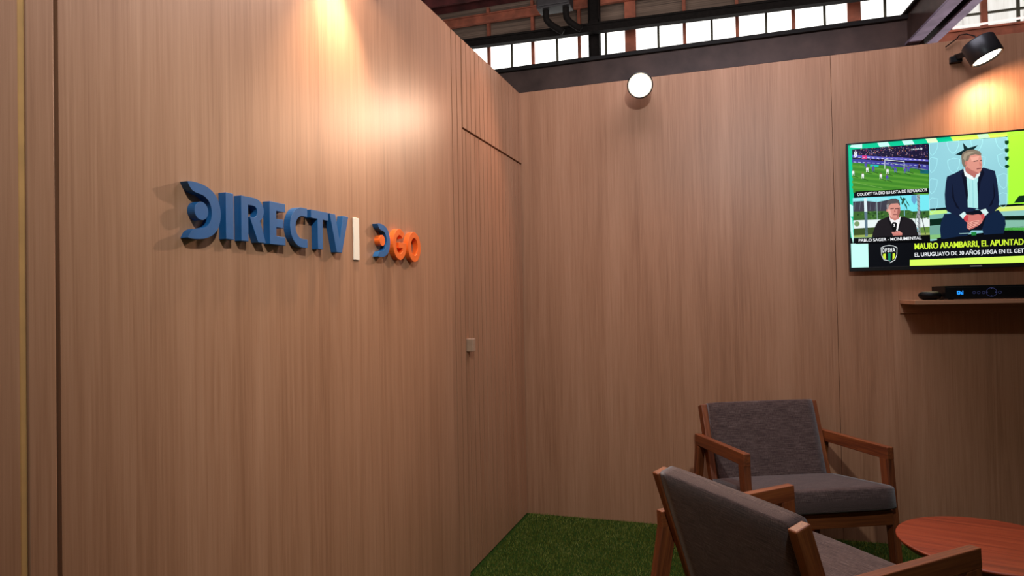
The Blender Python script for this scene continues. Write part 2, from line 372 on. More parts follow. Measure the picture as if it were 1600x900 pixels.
# ------------------------------------------------------------------ spotlights on top of the walls
def spotlight(label, L, a, bracket_to, core, flood, cable=None, side=None):   # core, flood: power, cone, blend, radius, aim, colour
    L = Vector(L); a = Vector(a).normalized()
    t = thing('spotlight', label, 'spotlight', L, 0, 'black spotlights on the stand walls')
    bd = MB()
    bd.revolve((0, 0, 0), a, [(0, -.092), (.062, -.092), (.068, -.086), (.068, 0), (.066, .004), (.063, .004), (.061, 0), (.058, -.010), (.0, -.012)], 40)
    bd.build('housing', MT['lampblack'], t)
    ln = MB(); ln.revolve((0, 0, 0), a, [(0, -.0035), (.057, -.0035), (.0575, -.009), (0, -.0095)], 40); ln.build('lens', MT['lens'], t)
    br = MB(); q = Vector(bracket_to)-L; s0 = -a*.05+(q+a*.05).normalized()*.055
    br.bar(s0, q, .026, .020, a); br.bar(q+Vector((0, -.012, -.012)), q+Vector((0, .03, -.012)), .05, .03, (1, 0, 0)) if side is None else br.bar(q+Vector((.012, 0, -.012)), q+Vector((-.03, 0, -.012)), .05, .03, (0, 1, 0))
    br.revolve(s0-(q-s0).normalized()*.008, q-s0, [(0, 0), (.022, 0), (.022, .02), (0, .02)], 16)
    br.build('bracket', MT['black'], t, .002)
    if cable:
        cb = MB(); cb.tube([Vector(c)-L for c in cable], .0028, 6); cb.build('cable', MT['black'], t)
    for nm, (pw, sz, bl, rad, off, col) in (('spotlight_core_beam', core), ('spotlight_flood_beam', flood)):
        if pw: spot(nm, L+a*.012, a if off is None else Vector(off), pw, sz, bl, col, rad)
    return t
LR = at(1542.5, 90, 1, -.15)
spotlight('black spotlight on the back wall shining down above the television', LR, (.37, -.15, -.92), (LR.x-.085, -.012, H-.085),
          (17, 100, 1, .02, (.24, .36, -.90), (1, .73, .48)), (9.5, 168, .3, .06, (.375, -.02, -.93), (1, .62, .42)),
          [(LR.x-.125, -.01, H-.03), at(1495.5, 60, 1, -.012), at(1499, 55, 1, -.03), at(1510, 53, 1, -.06), at(1523, 56.5, 1, -.10), LR-Vector((.37, -.15, -.92))*.085])
LF = at(1000, 133, 1, -.16)
spotlight('dazzling black spotlight on the back wall facing the camera', LF, (.11, -.95, -.28), (LF.x+.0, -.012, H-.045),
          (112, 90, 1, .03, (.12, -.86, -.5), (1, .74, .52)), (18, 160, .3, .045, (.12, -.86, -.5), (1, .52, .33)))
LL = Vector((.15, -1.955, 2.345))
spotlight('black spotlight on top of the left wall above the raised letters', LL, (-.02, .0, -1), (PX+.012, -2.06, 2.40),
          (36, 80, 1, .02, (-.22, 0, -.95), (1, .80, .60)), (5.2, 166, .2, .05, None, (1, .78, .64)), None, 'y')

# ------------------------------------------------------------------ raised letters
def arc(cx, cy, rx, ry, a0, a1, n=14):
    return [(cx+rx*math.cos(math.radians(a0+(a1-a0)*i/n)), cy+ry*math.sin(math.radians(a0+(a1-a0)*i/n))) for i in range(n+1)]
LD = .021
def on_wall(u, v, d): return (PX+d, u, v)
def smooth_line(pts, k=3):
    out = []
    for i in range(len(pts)-1):
        p0, p1, p2, p3 = (Vector(pts[max(0, min(len(pts)-1, j))]) for j in (i-1, i, i+1, i+2))
        for s in range(k):
            t = s/k; out.append(tuple(.5*((2*p1)+(-p0+p2)*t+(2*p0-5*p1+4*p2-p3)*t*t+(-p0+3*p1-3*p2+p3)*t**3)))
    return out+[tuple(pts[-1])]
GRP = 'raised letters of the wall sign'
def letter(loops, mat, label, depth=LD, name='sign_letter'):
    q = MB(); q.prism(loops, on_wall, depth); o = q.build(name, mat, None, .0008, 1)
    return tag(o, label, 'letter', GRP)
def dee(u0, u1, z0, z1, dot_c, dot_r, dot_mat, label, dot_label):
    src_o = [(-2.558, 1.5085), (-2.545, 1.510), (-2.529, 1.5095), (-2.510, 1.507), (-2.493, 1.5015), (-2.479, 1.493), (-2.469, 1.482), (-2.463, 1.470), (-2.4595, 1.456), (-2.459, 1.447)]
    src_i = [(-2.558, 1.5085), (-2.553, 1.500), (-2.547, 1.493), (-2.539, 1.4885), (-2.528, 1.486), (-2.516, 1.4845), (-2.505, 1.480), (-2.496, 1.473), (-2.490, 1.463), (-2.4875, 1.454), (-2.487, 1.447)]
    mp_ = lambda p: (u0+(p[0]+2.558)/.099*(u1-u0), (z0+z1)/2+(p[1]-1.447)/.126*(z1-z0))
    up_o = smooth_line(src_o); up_i = smooth_line(src_i)
    lo_o = [(x, 2*1.447-z) for x, z in up_o[:-1]]; lo_i = [(x, 2*1.447-z) for x, z in up_i[:-1]]
    loop = up_o+lo_o[::-1]+lo_i[1:]+up_i[1:][::-1]
    t = thing('sign_letter', label, 'letter', (PX, u0, z0), 0, GRP)
    loc = Vector((PX, u0, z0)); lw3 = lambda u, v, d: Vector(on_wall(u, v, d))-loc
    q = MB(); q.prism([[mp_(p) for p in loop]], lw3, LD); q.build('crescent', MT['blue'], t, .0008, 1)
    q = MB(); q.prism([arc(dot_c[0], dot_c[1], dot_r, dot_r, 0, 348.75, 31)], lw3, LD); o = q.build('dot', dot_mat, t, .0008, 1)
    if dot_label: o['label'] = dot_label
B = MT['blue']; O_ = MT['orange']
dee(-2.558, -2.459, 1.384, 1.510, (-2.518, 1.448), .0205, B, 'large blue crescent letter D with a blue dot, first of the long blue word', None)
letter([[(-2.4425, 1.391), (-2.417, 1.391), (-2.417, 1.501), (-2.4425, 1.501)]], B, 'blue raised letter I between the large crescent D and the R')
letter([[(-2.391, 1.391), (-2.391, 1.501), (-2.345, 1.501)]+arc(-2.342, 1.471, .034, .030, 88, -55, 12)+[(-2.302, 1.391), (-2.331, 1.391), (-2.3615, 1.4525), (-2.352, 1.4525)]
        + arc(-2.347, 1.4665, .0135, .014, -80, 90, 10)+[(-2.366, 1.4805), (-2.366, 1.391)]], B, 'blue raised letter R between the I and the E')
letter([[(-2.2865, 1.391), (-2.223, 1.391), (-2.223, 1.413), (-2.260, 1.413), (-2.260, 1.436), (-2.232, 1.436), (-2.232, 1.458), (-2.260, 1.458), (-2.260, 1.479), (-2.223, 1.479), (-2.223, 1.501), (-2.2865, 1.501)]], B, 'blue raised letter E between the R and the C')
letter([[(-2.127, 1.501)]+arc(-2.152, 1.446, .052, .055, 90, 270, 20)+[(-2.127, 1.391), (-2.127, 1.4145)]+arc(-2.149, 1.446, .031, .0315, 270, 90, 18)+[(-2.127, 1.4775)]], B, 'blue raised letter C between the E and the T')
letter([[(-2.110, 1.501), (-2.110, 1.478), (-2.0785, 1.478), (-2.0785, 1.391), (-2.0535, 1.391), (-2.0535, 1.478), (-2.0245, 1.478), (-2.0245, 1.501)]], B, 'blue raised letter T between the C and the V')
letter([[(-2.018, 1.501), (-1.989, 1.501), (-1.966, 1.424), (-1.946, 1.501), (-1.917, 1.501), (-1.955, 1.388), (-1.983, 1.388)]], B, 'blue raised letter V, last of the long blue word')
q = MB(); q.box((PX, -1.861, 1.372), (PX+.005, -1.828, 1.507))
tag(q.build('divider_bar', MT['cream'], None, .001, 1), 'cream upright bar dividing the two words of the wall sign', 'bar')
dee(-1.738, -1.655, 1.388, 1.500, (-1.708, 1.4445), .0185, O_, 'small blue crescent letter D with an orange dot, beside the orange G', 'orange dot')
g_in = arc(-1.583, 1.440, .027, .033, 40, 318, 22)
letter([arc(-1.583, 1.440, .050, .0555, 42, 346, 26)+[(-1.533, 1.4475), (-1.588, 1.4475), (-1.588, 1.427), (-1.562, 1.427)]+g_in[::-1]], O_, 'orange raised letter G next to the small crescent D')
letter([arc(-1.4685, 1.4385, .0515, .0555, 0, 351, 39), arc(-1.4685, 1.4385, .0275, .0325, 0, 350, 35)], O_, 'orange raised letter O, rightmost of the wall sign')

# ------------------------------------------------------------------ television
TVX0, TVX1, TVZ0, TVZ1, TVY = 1.700, 2.792, 1.341, 1.976, -.052
tv = thing('television', 'large flat television on the back wall showing a sports broadcast', 'television', ((TVX0+TVX1)/2, TVY, TVZ0))
TL0 = Vector(tv.location)
q = MB()
def lb(lo, hi, mat=0): q.box(Vector(lo)-TL0, Vector(hi)-TL0, mat)
lb((TVX0, TVY, TVZ0), (TVX1, TVY+.022, TVZ0+.019)); lb((TVX0, TVY, TVZ1-.008), (TVX1, TVY+.022, TVZ1))
lb((TVX0, TVY, TVZ0+.019), (TVX0+.009, TVY+.022, TVZ1-.008)); lb((TVX1-.009, TVY, TVZ0+.019), (TVX1, TVY+.022, TVZ1-.008))
q.build('bezel', MT['black'], tv, .0015)
q = MB(); lb((TVX0+.005, TVY+.0045, TVZ0+.01), (TVX1-.005, TVY+.024, TVZ1-.005)); lb((TVX0+.2, TVY+.022, TVZ0+.1), (TVX1-.2, -.001, TVZ1-.12)); q.build('rear_shell', MT['black'], tv, .004)
q = MB(); mk = at(1525, 416, 1, TVY); lb((mk.x-.024, TVY-.0006, TVZ0+.007), (mk.x+.024, TVY+.001, TVZ0+.0125)); q.build('maker_mark', MT['tvmark'], tv)

SY = TVY+.0042
SX0, SX1, SZ0, SZ1 = TVX0+.009, TVX1-.009, TVZ0+.019, TVZ1-.008
def screen_mat(c):
    m, nt, b = nodes('screen_colour'); k = lin(c)
    b.inputs['Base Color'].default_value = (*[v*.3 for v in k], 1); b.inputs['Roughness'].default_value = .35; b.inputs['Specular IOR Level'].default_value = .15
    b.inputs['Emission Color'].default_value = (*k, 1); b.inputs['Emission Strength'].default_value = .95; return m
class Screen:
    def __init__(s): s.mb = MB(); s.mats = []; s.idx = {}
    def col(s, c):
        if c not in s.idx: s.idx[c] = len(s.mats); s.mats.append(screen_mat(c))
        return s.idx[c]
    def P(s, px, py, lay):
        p = at(px, py, 1, SY); return Vector((min(max(p.x, SX0), SX1), SY-.00016*lay, min(max(p.z, SZ0), SZ1)))-TL0
    def poly(s, pts, c, lay): s.mb.flat([s.P(x, y, lay) for x, y in pts], s.col(c))
    def ell(s, cx, cy, rx, ry, c, lay, n=18, a0=0, a1=360): s.poly([(cx+rx*math.cos(math.radians(a0+(a1-a0)*i/n)), cy+ry*math.sin(math.radians(a0+(a1-a0)*i/n))) for i in range(n+(a1-a0 < 360))], c, lay)
    def line(s, pts, wd, c, lay):
        for (x0, y0), (x1, y1) in zip(pts, pts[1:]):
            L = math.hypot(x1-x0, y1-y0) or 1; nx, ny = -(y1-y0)/L*wd/2, (x1-x0)/L*wd/2
            s.poly([(x0+nx, y0+ny), (x1+nx, y1+ny), (x1-nx, y1-ny), (x0-nx, y0-ny)], c, lay)
    def text(s, body, p0, p1, cap, c, lay, bold=.0, strike=0):
        """baseline from p0 to p1 (picture points), capital height cap in picture px"""
        A = s.P(*p0, lay); Bp = s.P(*p1, lay); T = s.P(p0[0], p0[1]-cap, lay)
        cu = bpy.data.curves.new('lettering', 'FONT'); cu.body = body; cu.size = 1; cu.offset = bold
        ob = bpy.data.objects.new('lettering', cu); C.objects.link(ob)
        dg = bpy.context.evaluated_depsgraph_get(); dg.update(); me = bpy.data.meshes.new_from_object(ob.evaluated_get(dg))
        bpy.data.objects.remove(ob); vs = [v.co.copy() for v in me.vertices]; fs = [tuple(p.vertices) for p in me.polygons]
        x0 = min(v.x for v in vs); x1 = max(v.x for v in vs)
        hs = .729
        ex = (Bp-A)/(x1-x0); ez = Vector((0, 0, T.z-A.z))/hs
        for dx in ((-strike, 0, strike) if strike else (0,)):
            s.mb.add([A+ex*(v.x-x0+dx)+ez*v.y+Vector((0, -dx*.002, 0)) for v in vs], fs, s.col(c))
        bpy.data.meshes.remove(me)
S = Screen()
def sub(ox, oy, k): return lambda pts: [(ox+x/k, oy+y/k) for x, y in pts]
A4 = sub(1310, 190, 5.517); A5 = sub(1310, 330, 5.293); A6 = sub(1310, 300, 6.925); A9 = sub(1440, 200, 5)
MINT = (196, 252, 240); GREEN = (6, 200, 148); LIME = (168, 255, 60); LIME2 = (214, 255, 96); NAVY = (8, 10, 16); PALE = (140, 200, 212); PALE2 = (158, 224, 232)
S.poly([(1320, 215), (1760, 180), (1760, 430), (1320, 430)], NAVY, 0)
# top and left border
S.poly([(1320, 220), (1490, 205), (1490, 222), (1334, 236), (1334, 372), (1320, 372)], GREEN, 1)
for a, b_, c in ((1331, 1349, MINT), (1371.6, 1389, MINT), (1410, 1427, MINT), (1447, 1464, (226, 255, 200)), (1486, 1780, LIME2), (1527, 1545, (200, 250, 250))):
    t0 = 1 if a != 1331 else -1
    y = lambda x: 226.2-(x-1331)*.0835
    S.poly([(a-1, y(a)-4), (b_-2, y(b_)-4), (b_+2*t0, y(b_)+7.0), (a+3*t0, y(a)+(7.0 if a != 1331 else 4))], c, 2)
for pts in ([(122, 130), (160, 150), (158, 265), (124, 268)], [(128, 400), (155, 405), (165, 490), (160, 560), (140, 480)], [(128, 268), (150, 290), (160, 410), (128, 405)]): S.poly(A6(pts), MINT, 2)
S.poly(A6([(128, 560), (325, 553), (330, 822), (128, 830)]), MINT, 2)
# football picture
FT = [(1331.3, 233.5), (1450.3, 224), (1451, 296), (1333, 301)]
S.poly(FT, (64, 132, 40), 2)
S.poly([(1331.3, 233.5), (1450.3, 224), (1450.6, 262), (1332, 250)], (26, 22, 52), 3)
for i in range(420):
    u = random.random(); v = random.random()**1.1; x = 1331.8+118*u; y0 = 233.5-9.5*u+.6; y = y0+v*(15+13*u)
    c = random.choice([(72, 50, 96), (110, 84, 120), (48, 40, 92), (16, 14, 34), (150, 120, 140), (200, 180, 190), (140, 60, 80), (40, 60, 130), (190, 120, 60)])
    r = random.uniform(.3, .75); S.poly([(x-r, y-r*.8), (x+r, y-r), (x+r, y+r), (x-r, y+r*.8)], c, 4)
S.poly(A4([(118, 320), (775, 372), (776, 420), (400, 378), (118, 352)]), (62, 62, 150), 5)
S.poly(A4([(118, 286), (320, 300), (560, 312), (775, 330), (775, 345), (400, 326), (118, 308)]), (96, 92, 190), 5)
S.poly(A4([(205, 292), (246, 294), (246, 322), (205, 320)]), (214, 60, 130), 6)
for k in range(16):
    x = 130+k*40; S.poly(A4([(x, 300+x*.04), (x+20, 301+x*.04), (x+20, 306+x*.04), (x, 305+x*.04)]), (214, 214, 240), 6)
    S.poly(A4([(x, 338+x*.055), (x+24, 340+x*.055), (x+24, 345+x*.055), (x, 343+x*.055)]), (180, 190, 226), 6)
for i in range(5): S.poly(A4([(118, 372+i*46), (776, 455+i*40), (776, 475+i*40), (118, 392+i*46)]), (84, 150, 48), 3)
S.line(A4([(118, 520), (380, 575)]), .5, (130, 180, 90), 4); S.line(A4([(430, 352), (776, 420)]), .5, (150, 190, 120), 6); S.line(A4([(180, 380), (776, 470)]), .4, (120, 170, 90), 6)
S.line(A4([(400, 408), (400, 330), (566, 345), (566, 420)]), .9, (226, 236, 236), 7)
S.poly(A4([(275, 372), (348, 374), (344, 392), (272, 388)]), (30, 190, 180), 7); S.poly(A4([(705, 415), (776, 418), (776, 450), (705, 446)]), (16, 96, 110), 7)
for x, y, c in ((127, 440, 1), (210, 465, 1), (248, 410, 1), (365, 468, 1), (423, 425, 1), (300, 405, 0), (420, 478, 0), (490, 412, 0), (575, 420, 0), (602, 404, 0), (468, 380, 0), (235, 375, 0), (696, 390, 2)):
    c = [(84, 72, 176), (232, 236, 236), (40, 24, 50)][c]
    S.poly(A4([(x-9, y-14), (x+9, y-14), (x+11, y+8), (x-11, y+8)]), c, 8); S.ell(*A4([(x, y-20)])[0], 1.0, 1.1, (120, 84, 70), 8, 8)
    for d in (-5, 5): S.line(A4([(x+d, y+6), (x+d*1.6, y+26)]), .9, c, 8)
    S.poly(A4([(x, y+24), (x+46, y+40), (x+44, y+45), (x-4, y+29)]), (34, 84, 26), 7)
S.text('8', (1334.3, 245), (1339.2, 244.6), 8.4, (240, 246, 250), 8, .02)
S.text('LALIGA', A4([(628, 247)])[0], A4([(698, 241)])[0], 2.6, (236, 240, 246), 8, .01); S.ell(*A4([(714, 234)])[0], 1.6, 1.7, (236, 240, 246), 8); S.ell(*A4([(714, 234)])[0], .7, .8, (40, 34, 70), 9)
S.poly([(1336.3, 299.3), (1451, 294), (1451, 301.3), (1336.3, 308.3)], (4, 4, 6), 6)
S.text('COUDET YA DIO SU LISTA DE REFUERZOS', (1339.6, 306.2), (1448.3, 298.8), 4.7, (245, 248, 250), 8, .004, .012)
# reporter picture
S.poly(A6([(155, 66), (982, 24), (988, 470), (165, 498)]), (116, 226, 236), 3)
S.poly(A6([(158, 78), (540, 66), (545, 215), (160, 215)]), (62, 60, 72), 4); S.poly(A6([(158, 66), (540, 60), (540, 84), (420, 110), (300, 96), (158, 104)]), (150, 226, 232), 5)
for k in range(6): S.line(A6([(185+k*56, 90), (172+k*56, 200)]), .5, (110, 116, 128), 5)
S.poly(A6([(160, 212), (545, 205), (760, 195), (800, 210), (985, 200), (986, 300), (160, 310)]), (58, 100, 44), 5)
for k in range(60): x = random.uniform(165, 980); y = random.uniform(215, 295); S.ell(*A6([(x, y)])[0], 1.8, 1.4, random.choice([(44, 84, 34), (76, 124, 52), (34, 66, 28)]), 6, 8)
S.poly(A6([(163, 308), (986, 280), (987, 385), (165, 400)]), (226, 238, 236), 6)
S.poly(A6([(164, 395), (420, 380), (420, 455), (165, 470)]), (58, 78, 36), 7); S.poly(A6([(165, 455), (987, 430), (988, 470), (166, 496)]), (150, 170, 90), 6); S.poly(A6([(870, 385), (987, 375), (987, 440), (870, 445)]), (100, 136, 60), 7)
S.ell(*A6([(200, 345)])[0], 4.2, 4.0, (120, 150, 100), 7)
for p in ([(700, 60), (680, 120), (690, 140), (730, 70)], [(720, 70), (760, 130), (770, 160), (740, 120)], [(690, 90), (740, 150), (745, 200), (720, 150)], [(670, 40), (700, 90), (690, 100), (665, 60)]): S.poly(A6(p), (40, 80, 64), 6)
S.poly(A6([(790, 40), (840, 30), (850, 90), (820, 140), (790, 90)]), (100, 160, 200), 5)
S.poly(A6([(275, 66), (306, 64), (312, 212), (280, 214)]), (214, 232, 236), 7); S.poly(A6([(280, 214), (312, 212), (318, 480), (288, 484)]), (96, 120, 136), 7)
S.line(A6([(415, 112), (420, 300)]), .8, (170, 200, 200), 7); S.line(A6([(712, 150), (714, 260)]), 1.2, (130, 190, 220), 7)
S.poly(A6([(846, 28), (878, 26), (882, 180), (890, 470), (862, 470), (856, 180)]), (150, 156, 160), 7)
for k in range(9): S.line(A6([(850, 40+k*46), (882, 70+k*46)]), .6, (60, 66, 76), 8)
S.line(A6([(866, 190), (826, 340), (880, 470)]), 1.2, (150, 156, 164), 8); S.line(A6([(884, 200), (944, 460)]), 1.1, (44, 46, 54), 8)
S.poly(A6([(362, 490), (372, 440), (400, 365), (430, 312), (545, 262), (600, 340), (660, 330), (690, 262), (800, 300), (838, 352), (852, 420), (868, 478)]), (30, 26, 30), 9)
S.poly(A6([(545, 250), (556, 300), (600, 400), (640, 425), (662, 330), (676, 258), (640, 300), (590, 300)]), (238, 236, 236), 10)
S.poly(A6([(546, 262), (530, 300), (575, 390), (590, 400), (556, 310)]), (18, 16, 20), 11); S.poly(A6([(676, 262), (694, 290), (650, 410), (640, 420), (664, 320)]), (18, 16, 20), 11)
S.poly(A6([(545, 240), (660, 240), (652, 290), (610, 310), (560, 285)]), (196, 128, 116), 11)
S.poly(A6([(528, 150), (540, 120), (600, 105), (650, 118), (668, 160), (668, 215), (655, 255), (620, 285), (580, 280), (548, 245), (532, 200)]), (212, 146, 132), 12)
S.poly(A6([(560, 190), (535, 180), (532, 200), (548, 245), (580, 280), (575, 240)]), (232, 172, 158), 13); S.poly(A6([(640, 180), (668, 165), (668, 215), (655, 255), (632, 280), (636, 230)]), (164, 100, 92), 13)
S.poly(A6([(524, 185), (520, 130), (536, 90), (570, 72), (620, 70), (655, 88), (666, 130), (664, 150), (640, 122), (570, 128), (545, 150), (536, 190)]), (84, 80, 82), 14); S.poly(A6([(524, 185), (520, 140), (545, 130), (538, 190)]), (150, 146, 146), 15)
S.ell(*A6([(526, 200)])[0], 1.1, 2.4, (212, 146, 132), 13, 10)
for x in (582, 632): S.poly(A6([(x-20, 176), (x+18, 172), (x+18, 182), (x-20, 186)]), (84, 52, 52), 15)
S.poly(A6([(606, 185), (620, 215), (600, 217)]), (176, 108, 98), 15); S.poly(A6([(588, 240), (632, 238), (630, 247), (590, 248)]), (120, 64, 64), 15)
S.poly(A6([(576, 340), (590, 326), (618, 326), (632, 340), (628, 400), (612, 440), (594, 440), (580, 400)]), (10, 10, 12), 16)
S.poly(A6([(592, 348), (612, 346), (606, 360), (614, 372), (592, 374), (602, 362)]), (240, 240, 240), 17)
for k in range(4): S.poly(A6([(574+k*4, 434+k*10), (660+k*6, 424+k*10), (690, 446+k*8), (672, 470), (580+k*4, 446+k*10)]), (224-12*k, 150-10*k, 140-10*k), 16+(k > 0))
for k in range(3): S.line(A6([(584+k*4, 446+k*10), (650, 440+k*10)]), .4, (170, 96, 92), 18)
S.poly(A6([(188, 498), (990, 464), (992, 545), (188, 562)]), (4, 4, 6), 15)
S.text('PABLO SAGER - MONUMENTAL', A6([(220, 541)])[0], A6([(898, 512)])[0], 4.7, (245, 248, 250), 17, .004, .012)
# studio picture
S.poly([(1451.5, 223.7), (1576, 213.5), (1576, 420), (1451.5, 420)], PALE, 2)
S.poly([(1574, 205), (1760, 190), (1760, 330), (1574, 330)], LIME, 2)
def crest(cx, cy, w_, h_):
    S.line([(min(max(x, 1452.2), 1573.5), max(y, 224-(x-1451)*.08)) for x, y in [(cx-w_, cy-h_*.7), (cx, cy-h_), (cx+w_, cy-h_*.85), (cx+w_*.9, cy), (cx+w_*.5, cy+h_*.7), (cx, cy+h_), (cx-w_*.6, cy+h_*.6), (cx-w_*.92, cy), (cx-w_, cy-h_*.7)]], 1.0, PALE2, 3)
for cx, cy in ((1456, 231), (1489, 228), (1526, 225), (1565, 222), (1455, 258), (1490, 259), (1530, 256), (1568, 251), (1455, 291), (1568, 283), (1456, 321), (1567, 313)): crest(cx, cy, 9.5, 12)
star = [A9([p])[0] for p in ((322, 115), (362, 158), (440, 134), (396, 180), (400, 230), (330, 226), (310, 214), (264, 208), (330, 170))]
S.poly(star, (8, 36, 42), 4)
for px, py in ((1573, 222.6), (1573, 235), (1573.2, 247.6)): S.poly([(px-3, py-2.8), (px+3.2, py-3.2), (px+3.4, py+1), (px+1.5, py+3), (px, py+3.6), (px-1.6, py+3), (px-3, py+1)], (10, 60, 30), 4)
S.poly([(1570.6, 213.4), (1574.5, 212.7), (1573.5, 214.1), (1571, 214.2)], (10, 60, 30), 4); S.ell(1573.4, 260, 3.6, 2.6, (10, 60, 30), 4)
S.poly([(1575, 260), (1760, 250), (1760, 326), (1584, 318), (1590, 307), (1600, 306)], LIME, 3)
S.poly([(1584, 317), (1592, 306), (1760, 292), (1760, 310)], (14, 44, 26), 4)
fl_ = [((1452, 326.5), (1480, 324), (1480, 328), (1452, 329), (6, 26, 30)), ((1452, 329), (1480, 328), (1480, 333), (1452, 336), (190, 236, 130)), ((1452, 336), (1480, 333), (1480, 340), (1452, 343), (120, 178, 164)),
       ((1452, 343), (1480, 340), (1480, 350), (1452, 353), (6, 40, 26)), ((1452, 353), (1480, 350), (1480, 366), (1452, 367), (110, 166, 150)), ((1452, 367), (1480, 365), (1480, 373), (1452, 374), (130, 190, 120)),
       ((1552, 321), (1760, 306), (1760, 312), (1552, 324), (8, 20, 18)), ((1552, 324), (1760, 312), (1760, 320), (1552, 331), (216, 236, 120)), ((1552, 331), (1760, 320), (1760, 334), (1552, 338), (140, 196, 190)),
       ((1552, 338), (1760, 332), (1760, 344), (1552, 344), (6, 24, 16)), ((1552, 344), (1760, 342), (1760, 356), (1552, 356), (130, 186, 166)), ((1552, 356), (1760, 352), (1760, 366), (1552, 364), (90, 200, 80)), ((1556, 358), (1600, 353), (1600, 362), (1590, 364), (8, 22, 16))]
for a, b_, c, d, k in fl_: S.poly([a, b_, c, d], k, 3)
JK = (20, 31, 58); JK2 = (10, 15, 34); LEG = (16, 34, 62); SK = (206, 142, 128); SKD = (176, 108, 100)
S.poly(A9([(120, 860), (640, 800), (800, 800), (800, 900), (120, 900)]), (6, 10, 14), 4)
S.poly(A9([(176, 672), (150, 740), (143, 790), (150, 865), (330, 872), (390, 800), (380, 700), (320, 660)]), LEG, 5)
S.poly(A9([(480, 670), (600, 640), (650, 700), (657, 750), (640, 830), (622, 870), (500, 872), (470, 790)]), LEG, 5)
S.poly(A9([(345, 640), (480, 640), (500, 700), (470, 800), (360, 800), (340, 700)]), (10, 14, 28), 6)
S.poly(A9([(290, 824), (370, 819), (370, 823), (300, 829)]), (150, 190, 190), 6); S.poly(A9([(385, 815), (428, 812), (424, 858), (394, 860)]), (30, 130, 60), 6)
S.poly(A9([(325, 318), (262, 352), (198, 380), (188, 430), (180, 520), (184, 600), (196, 648), (300, 702), (332, 660), (400, 650), (430, 630), (452, 640), (520, 690), (598, 624), (606, 575), (596, 470), (590, 420), (572, 336), (480, 308), (455, 330), (410, 420), (350, 380)]), JK, 7)
S.poly(A9([(330, 340), (310, 360), (330, 450), (350, 560), (356, 600), (362, 520), (352, 400)]), JK2, 9); S.poly(A9([(470, 312), (490, 350), (460, 420), (440, 560), (436, 480), (440, 390)]), JK2, 9)
S.poly(A9([(240, 430), (256, 560), (300, 640), (270, 620), (238, 540)]), JK2, 9); S.poly(A9([(560, 420), (562, 540), (520, 620), (550, 600), (575, 520)]), JK2, 9)
S.poly(A9([(330, 322), (350, 372), (356, 480), (360, 620), (440, 628), (438, 520), (434, 430), (456, 356), (420, 390), (380, 390)]), (168, 226, 226), 8)
S.line(A9([(398, 410), (402, 622)]), .7, (120, 190, 196), 10); S.line(A9([(372, 430), (378, 600)]), .6, (140, 206, 210), 10)
S.poly(A9([(326, 318), (336, 372), (372, 398), (412, 408), (400, 380), (350, 350)]), (226, 240, 240), 11); S.poly(A9([(412, 408), (450, 376), (458, 348), (430, 360)]), (214, 232, 232), 11)
S.poly(A9([(336, 300), (460, 300), (452, 350), (412, 390), (372, 378), (344, 340)]), SKD, 10)
S.poly(A9([(332, 262), (340, 228), (390, 205), (462, 206), (468, 240), (472, 268), (472, 300), (466, 330), (448, 356), (414, 366), (376, 352), (348, 320)]), SK, 12)
S.poly(A9([(350, 300), (390, 330), (430, 345), (448, 356), (414, 366), (376, 352), (348, 320)]), SKD, 13); S.poly(A9([(380, 230), (450, 220), (440, 250), (390, 262)]), (222, 164, 148), 13)
S.poly(A9([(314, 280), (308, 220), (322, 192), (356, 174), (410, 168), (452, 182), (466, 204), (462, 216), (420, 206), (376, 218), (366, 250), (352, 262), (346, 300), (330, 306)]), (120, 110, 96), 14)
S.poly(A9([(322, 240), (330, 205), (370, 186), (430, 184), (396, 196), (352, 220), (342, 260)]), (152, 142, 124), 15)
S.ell(*A9([(346, 276)])[0], 2.0, 3.6, (190, 122, 110), 15, 12)
S.poly(A9([(404, 258), (438, 252), (440, 259), (406, 265)]), (84, 58, 54), 15); S.poly(A9([(454, 252), (469, 250), (469, 257), (455, 259)]), (84, 58, 54), 15)
S.poly(A9([(448, 262), (474, 290), (452, 298)]), (190, 120, 110), 15); S.poly(A9([(428, 316), (466, 310), (464, 319), (430, 324)]), (130, 72, 70), 15)
S.poly(A9([(294, 680), (330, 654), (352, 678), (322, 712)]), (206, 236, 234), 11); S.poly(A9([(458, 642), (500, 630), (522, 662), (492, 690)]), (206, 236, 234), 11)
S.poly(A9([(328, 700), (350, 676), (400, 680), (440, 672), (470, 682), (486, 700), (470, 740), (440, 765), (400, 784), (372, 796), (352, 780), (356, 740), (340, 728)]), (206, 120, 112), 12)
S.poly(A9([(326, 704), (346, 678), (366, 690), (360, 730), (338, 730)]), (200, 70, 76), 13); S.poly(A9([(462, 676), (488, 668), (492, 700), (470, 720)]), (196, 80, 84), 13)
for k in range(4): S.line(A9([(362, 748+k*13), (404, 728+k*13), (450, 724+k*9)]), 1.4, (232, 168, 154), 13); S.line(A9([(362, 755+k*13), (404, 735+k*13), (450, 730+k*9)]), .5, (140, 70, 70), 14)
